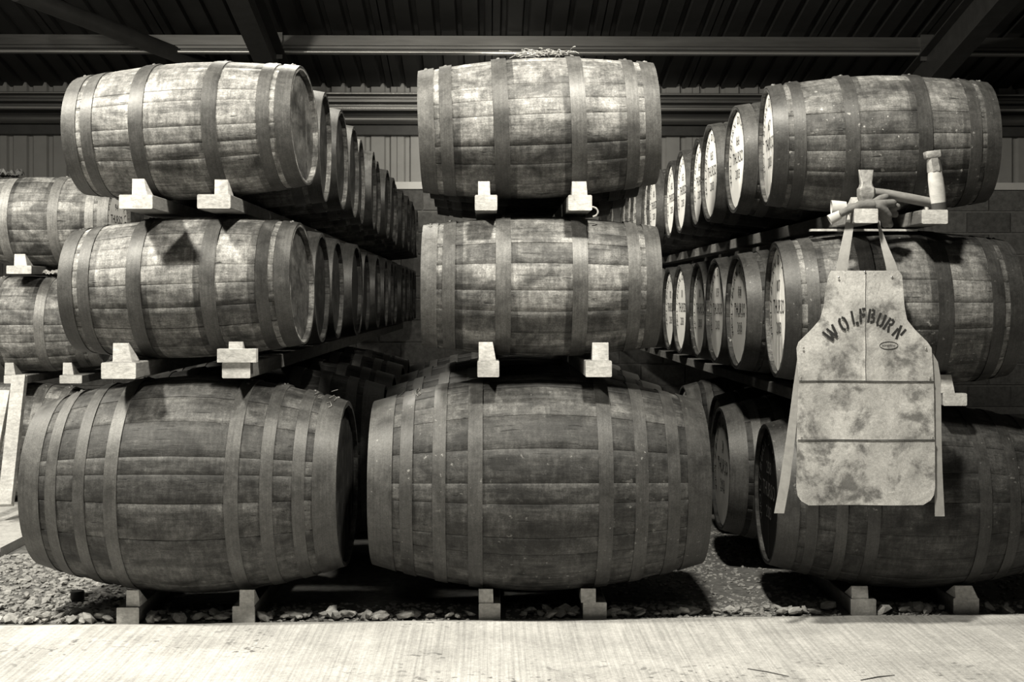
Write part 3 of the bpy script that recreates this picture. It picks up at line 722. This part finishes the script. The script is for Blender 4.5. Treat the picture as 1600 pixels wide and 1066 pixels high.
# stencil letters: strokes in a unit box (x 0..w, y 0..1), gaps where the stencil bridges were
ST = {'W': (1.1, [[(0, 1), (.27, 0)], [(.36, .12), (.47, .5)], [(.45, 1), (.74, 0)], [(.84, .2), (1.06, 1)]]),
      'O': (.62, [[(.24, .97), (.05, .80), (.03, .5), (.06, .2), (.24, .02)], [(.40, .98), (.58, .8), (.6, .5), (.57, .2), (.40, .03)]]),
      'L': (.52, [[(.08, 1), (.08, 0)], [(.24, .05), (.52, .05)]]),
      'F': (.55, [[(.08, 1), (.08, .62)], [(.08, .5), (.08, 0)], [(.24, .95), (.55, .95)], [(.2, .55), (.5, .55)]]),
      'B': (.6, [[(.08, 1), (.08, .0)], [(.24, .96), (.46, .9), (.48, .68), (.26, .55)], [(.28, .47), (.54, .38), (.55, .14), (.26, .03)]]),
      'U': (.58, [[(.06, 1), (.06, .25), (.2, .03)], [(.54, 1), (.54, .25), (.36, .03)]]),
      'R': (.62, [[(.08, 1), (.08, .0)], [(.24, .96), (.5, .88), (.5, .64), (.26, .5)], [(.34, .42), (.6, 0)]]),
      'N': (.66, [[(.06, .7), (.06, 0)], [(.08, 1), (.56, 0)], [(.62, 1), (.62, .42)]])}
lb = MB()
def stroke(b, pts, w, mp):
    q = []
    for i, p in enumerate(pts):
        p = Vector(p); t = (Vector(pts[min(i + 1, len(pts) - 1)]) - Vector(pts[max(i - 1, 0)])).normalized(); nn = Vector((-t.y, t.x)) * w / 2
        q += [mp(p + nn), mp(p - nn)]
    b.add(q, [(2 * i, 2 * i + 1, 2 * i + 3, 2 * i + 2) for i in range(len(pts) - 1)])
word = 'WOLFBURN'; HL = 21.5
pos = [(1299, 521, -39), (1317.5, 506, -27), (1335, 496, -12), (1347.5, 493, -2), (1361.5, 494, 9), (1376, 500.5, 20), (1389, 508, 33), (1404, 519.5, 41)]
for ch, (cx, cy, dg) in zip(word, pos):
    w, sts = ST[ch]; th = math.radians(dg); lb = MB()
    def mp(p, cx=cx, cy=cy, th=th, w=w):
        lx, ly = (p.x - w / 2) * HL * .82, (p.y - .5) * HL
        return on_apron(cx + lx * math.cos(th) + ly * math.sin(th), cy + lx * math.sin(th) - ly * math.cos(th), .0036) - AO
    for s_ in sts:
        # subdivide long strokes so they follow the leather
        stroke(lb, s_, .21, mp)
    ob('letter', mesh('letter', lb.v, lb.f, M['ink'], False), apron)
lg = MB(); ell = []
for k in range(33):
    a = 2 * PI * k / 32; ell.append((1388.5 + 14.2 * math.cos(a), 540 + 5.9 * math.sin(a)))
lg.tube([on_apron(x, y, .0034) - AO for x, y in ell], .0011, 5)
tb = MB(); text_line(tb, 'silverline', 5.6, 0, -1.6, 1.05)
lg.add([on_apron(1388.5 + v.x, 540 - v.y, .0036) - AO for v in tb.v], tb.f)
ob('oval_logo', mesh('oval_logo', lg.v, lg.f, M['ink'], False), apron)

# ------------------------------------------------------------------ tools and gloves on the right stack's rails
# cooper's hammer
zr = T['TR']
hp = at(1353, 318, -.268); hm = empty('cooper_hammer', (hp.x, -.268, zr)); tag(hm, "cooper's hammer with flared steel head and pale handle, propped on the apron's rail", 'hammer')
def ring_loft(rings):
    b = MB(); n = len(rings[0]); vs = [v for r in rings for v in r]; fs = []
    for i in range(len(rings) - 1):
        for k in range(n): fs.append((i * n + k, i * n + (k + 1) % n, (i + 1) * n + (k + 1) % n, (i + 1) * n + k))
    fs += [tuple(range(n)), tuple((len(rings) - 1) * n + k for k in range(n))]
    return b.add(vs, fs)
def oval(z, hx, hy, cx=0, c=0): return [(cx + hx * math.cos(2 * PI * k / 20), hy * math.sin(2 * PI * k / 20), z) for k in range(20)]
def rect(z, hx, hy, cx=0, c=.25):
    k = c * min(hx, hy)
    return [(cx - hx + k, -hy, z), (cx + hx - k, -hy, z), (cx + hx, -hy + k, z), (cx + hx, hy - k, z), (cx + hx - k, hy, z), (cx - hx + k, hy, z), (cx - hx, hy - k, z), (cx - hx, -hy + k, z)]
ring_loft([rect(0.004, .021, .02), rect(.012, .022, .021), rect(.03, .019, .018), rect(.045, .024, .022), rect(.052, .028, .024), rect(.078, .028, .024), rect(.086, .022, .02), rect(.098, .0195, .016), rect(.118, .023, .010), rect(.146, .0275, .004, 0, .5)]).build('hammer_head', M['iron'], hm, angle=30)
MB().tube([(.024, 0, .066), (.08, .016, .060), (.16, .036, .048), (.25, .056, .033), (.30, .066, .026)], [.0165, .0175, .018, .0185, .0175], 14).build('handle', M['old_ash'], hm)
# hoop driver
dp = at(1464, 323, -.27); dr = empty('hoop_driver', (dp.x, -.297, zr), (0, math.radians(-7), 0)); tag(dr, 'upright hoop driver with pale wooden handle and steel top, right of the hammer', 'tool')
ring_loft([oval(.026, .0265, .02), oval(.06, .0285, .022), oval(.11, .0275, .022), oval(.138, .0245, .02)]).build('handle', M['ash'], dr)
ring_loft([oval(0, .0265, .021), oval(.026, .0275, .0215)]).build('ferrule', M['dark_iron'], dr)
ring_loft([rect(.138, .0255, .021, 0, .7), rect(.15, .0245, .02, 0, .6), rect(.188, .0185, .016, -.001, .4)]).build('socket', M['iron'], dr)
ring_loft([rect(.187, .0245, .017, -.001, .2), rect(.191, .0275, .019, -.001, .2), rect(.209, .0275, .019, -.001, .2), rect(.212, .0255, .017, -.001, .2)]).build('blade', M['iron'], dr)
# gloves: one soft mesh each
def soft(b, name, m, parent, vox=.004):
    o = b.build(name, m, parent)
    r = o.modifiers.new('remesh', 'REMESH'); r.mode = 'VOXEL'; r.voxel_size = vox; r.use_smooth_shade = True
    s_ = o.modifiers.new('smooth', 'SMOOTH'); s_.factor = .5; s_.iterations = 4
    return o
def glove(name, label, wrist, palm, fingers, cuffp, cr):
    g = empty(name, palm[-1]); O = g.location.copy(); tag(g, label, 'glove', 'pair of work gloves')
    b = MB(); b.tube([p - O for p in wrist + palm], [.0165] * len(wrist) + [.022] * len(palm), 12, flat=.8)
    for f in fingers:
        f = [p - O for p in f]; b.tube(f, [.014] + [.0152] * (len(f) - 2) + [.0135], 10); b.ball(f[-1], .0135, 8); b.ball(f[0], .014, 8)
    soft(b, 'hand', M['glove'], g)
    c = MB(); p = [q - O for q in cuffp]; n = 16
    rings = []
    d = (p[1] - p[0]).normalized(); u = d.cross(Vector((0, 1, 0))).normalized(); v = Vector((0, 1, 0))
    for t, r in ((0, cr), (.5, cr * .93), (1, cr * .8), (1, cr * .72), (.5, cr * .84), (0, cr * .9)):
        cc = p[0].lerp(p[1], t); rings.append([cc + u * r * math.cos(2 * PI * k / n) + v * r * .6 * math.sin(2 * PI * k / n) for k in range(n)])
    vs = [q for r in rings for q in r]; fs = []
    for i in range(6):
        j = (i + 1) % 6
        for k in range(n): fs.append((i * n + k, i * n + (k + 1) % n, j * n + (k + 1) % n, j * n + k))
    c.add(vs, fs).build('cuff', M['cuff'], g)
    return g
def P(x, y, d): return at(x, y - 3, d + .04)
glove('work_glove', 'dark suede glove lying on the apron rail with its fingers spread to the right',
      [P(1322, 328, -.345), P(1340, 325, -.35)], [P(1356, 322, -.35), P(1368, 322, -.345)],
      [[P(1366, 320, -.345), P(1376, 314, -.34), P(1384, 311, -.335)], [P(1370, 323, -.345), P(1386, 326, -.34), P(1402, 326, -.335)], [P(1370, 326, -.33), P(1388, 333, -.32), P(1399, 338, -.315)], [P(1366, 323, -.36), P(1352, 324, -.372), P(1340, 328, -.374)]],
      [P(1299, 327, -.335), P(1322, 327, -.345)], .025)
glove('work_glove', 'dark suede glove draped over the apron rail with its fingers hanging down on the right',
      [P(1312, 338, -.385), P(1326, 331, -.392)], [P(1345, 324, -.397), P(1366, 324, -.395)],
      [[P(1372, 326, -.375), P(1384, 334, -.365), P(1389, 341, -.36)], [P(1378, 332, -.355), P(1388, 344, -.35), P(1391, 354, -.345)], [P(1374, 330, -.35), P(1381, 345, -.34), P(1383, 354, -.335)], [P(1368, 322, -.37), P(1384, 321, -.365), P(1396, 320, -.36)]],
      [P(1296, 347, -.38), P(1313, 338, -.385)], .0185)

# ------------------------------------------------------------------ small things
rs_ = random.Random(4)
sb = MB(); base = at(838, 88, 0); bz = 1.818 + .270
for i in range(90):
    x = rs_.gauss(0, .05); y = rs_.gauss(-.05, .03); pts = []
    p = Vector((x, y, rs_.uniform(0, .012) - max(0, abs(y) - .02) ** 2 * 2)); a = rs_.uniform(0, 6.3); l = rs_.uniform(.02, .055); up = rs_.uniform(-.1, .5)
    for k in range(4):
        pts.append(p + Vector((0, 0, rs_.uniform(0, .003)))); p = p + Vector((math.cos(a) * l / 3, math.sin(a) * l / 3, up * l / 3)); a += rs_.uniform(-.6, .6); up -= .25
    sb.tube(pts, rs_.uniform(.0009, .002), 4)
tag(sb.build('straw_tuft', M['straw'], None, (base.x, 0, bz), smooth=False), 'tuft of dry straw and twigs lying on top of the centre barrel', 'straw')
# rag on the far-left middle barrel
def rag(name, loc, sx, sy, h, m, seed, label, cat):
    vs = []; fs = []; N = 22; th = .004
    for t in (0, -th):
        for i in range(N + 1):
            for j in range(N + 1):
                u, v = i / N * 2 - 1, j / N * 2 - 1; k = 1 + .25 * noise.noise((u * 2 + seed, v * 2, 0))
                vs.append((u * sx * k, v * sy * k, t + h * abs(noise.noise((u * 2.3 + seed, v * 2.3, 1.7))) * 1.8 - .5 * (v * sy) ** 2 / .26))
    w = N + 1; n = w * w
    for i in range(N):
        for j in range(N):
            a = i * w + j; fs += [(a, a + 1, a + w + 1, a + w), (n + a, n + a + w, n + a + w + 1, n + a + 1)]
    ring = list(range(w)) + [i * w + N for i in range(1, w)] + [N * w + j for j in range(N - 1, -1, -1)] + [i * w for i in range(N - 1, 0, -1)]
    for a, c in zip(ring, ring[1:] + ring[:1]): fs.append((a, c, n + c, n + a))
    return tag(ob(name, mesh(name, vs, fs, m), None, loc), label, cat)
p = at(84, 428, FY)
rag('crumpled_rag', (p.x, FY - .05, 1.04 + .283), .06, .05, .02, M['rag'], 3.3, 'crumpled pale rag on the middle barrel of the far left stack', 'rag')
p = at(14, 285, FY)
rag('crumpled_sheet', (p.x, FY - .03, 1.616 + .258), .08, .06, .034, M['beam'], 7.7, 'dark crumpled sheet lying on the topmost far left barrel', 'sheet')
# black cap and pale splinter on the gravel, twigs on the slab
p = at(121, 925, .15)
tag(MB().lathe([(.024, -.004), (.026, 0), (.026, .026), (.023, .03)], 20).build('black_cap', M['rubber'], None, (p.x, .15, GZ + .012)), 'small black rubber cap lying on the gravel by the left butt', 'cap')
p = at(168, 955, -.15)
tag(MB().tube([(0, 0, .0), (-.012, .01, .022), (-.016, .012, .03)], [.002, .0028, .0015], 6).build('wood_splinter', M['timber'], None, (p.x, -.15, GZ + .004)), 'pale splinter of wood standing in the gravel by the left rail', 'splinter')
for x0, y0, x1, y1, nm in ((1168, 1046, 1232, 1058, 'thin dark twig on the concrete walkway, left of the pale scuffed ring'), (1345, 1064, 1398, 1056, 'dark twig at the bottom edge of the concrete walkway')):
    def g(px, py): 
        t = (EYE - SZ) / ((py - 470) / FPX); return at(px, py, t * (math.cos(YAW) - (px - 800) / FPX * math.sin(YAW)) - DIST)
    a_, b_ = g(x0, y0), g(x1, y1); m_ = (a_ + b_) / 2
    tag(MB().tube([a_ - a_, (m_ - a_) + Vector((0, .006, .0)), b_ - a_], [.0012, .002, .001], 6).build('twig', M['darkwood'], None, a_ + Vector((0, 0, .002))), nm, 'twig', 'twigs on the walkway')
# hooked strap end beneath the straw-topped barrel
b = MB(); pts = []
for k in range(10):
    a = -PI * .45 + PI * 1.0 * k / 9; pts.append((.022 * math.cos(a), 0, .018 * math.sin(a)))
p = at(932, 328, -.2)
tag(b.tube(pts, .0035, 8).build('rope_end', M['rag'], None, (p.x - .012, -.14, T['TC'] - HT['TC'] + .002)), 'short curled rope end beside the right rail under the straw-topped barrel', 'rope')
# chalk marks on the two large butts: strokes laid on the bulge of the stave
def chalk(key, kind, strokes, label):
    X = G[key]; b = MB()
    def mp(px, py):
        y = -.3
        for _ in range(8):
            q = at(px, py, y); r = kind.r(max(-.59, min(.59, q.x - X))) + .004; dz = q.z - ZB; y = .025 - math.sqrt(max(0, r * r - dz * dz))
        return at(px, py, y - .002)
    for s_ in strokes: b.tube([mp(*p) for p in s_], .0016, 5)
    b_ = b.build('chalk_mark', M['chalk'])
    return b_
def attach(o, key):
    for t in C.objects:
        if t.type == 'EMPTY' and t.name.startswith('cask_butt') and abs(t.location.x - G[key]) < 1e-4 and t.location.y < .05:
            bpy.context.view_layer.update(); o.parent = t; o.matrix_parent_inverse = t.matrix_world.inverted(); return
attach(chalk('BC', BUT, [[(623, 607), (629, 604), (633, 606), (631, 612), (624, 619), (633, 619)], [(646, 606), (640, 606), (639, 612), (645, 612), (646, 617), (639, 619)], [(655, 606), (651, 609), (657, 615), (653, 619), (650, 615), (656, 609), (655, 606)]], ''), 'BC')
attach(chalk('BL', BUT, [[(514, 622), (522, 618), (526, 622), (522, 626)], [(510, 630), (516, 628), (518, 634), (513, 637)], [(497, 622), (503, 620)], [(518, 612), (528, 609)], [(492, 616), (498, 613)]], ''), 'BL')
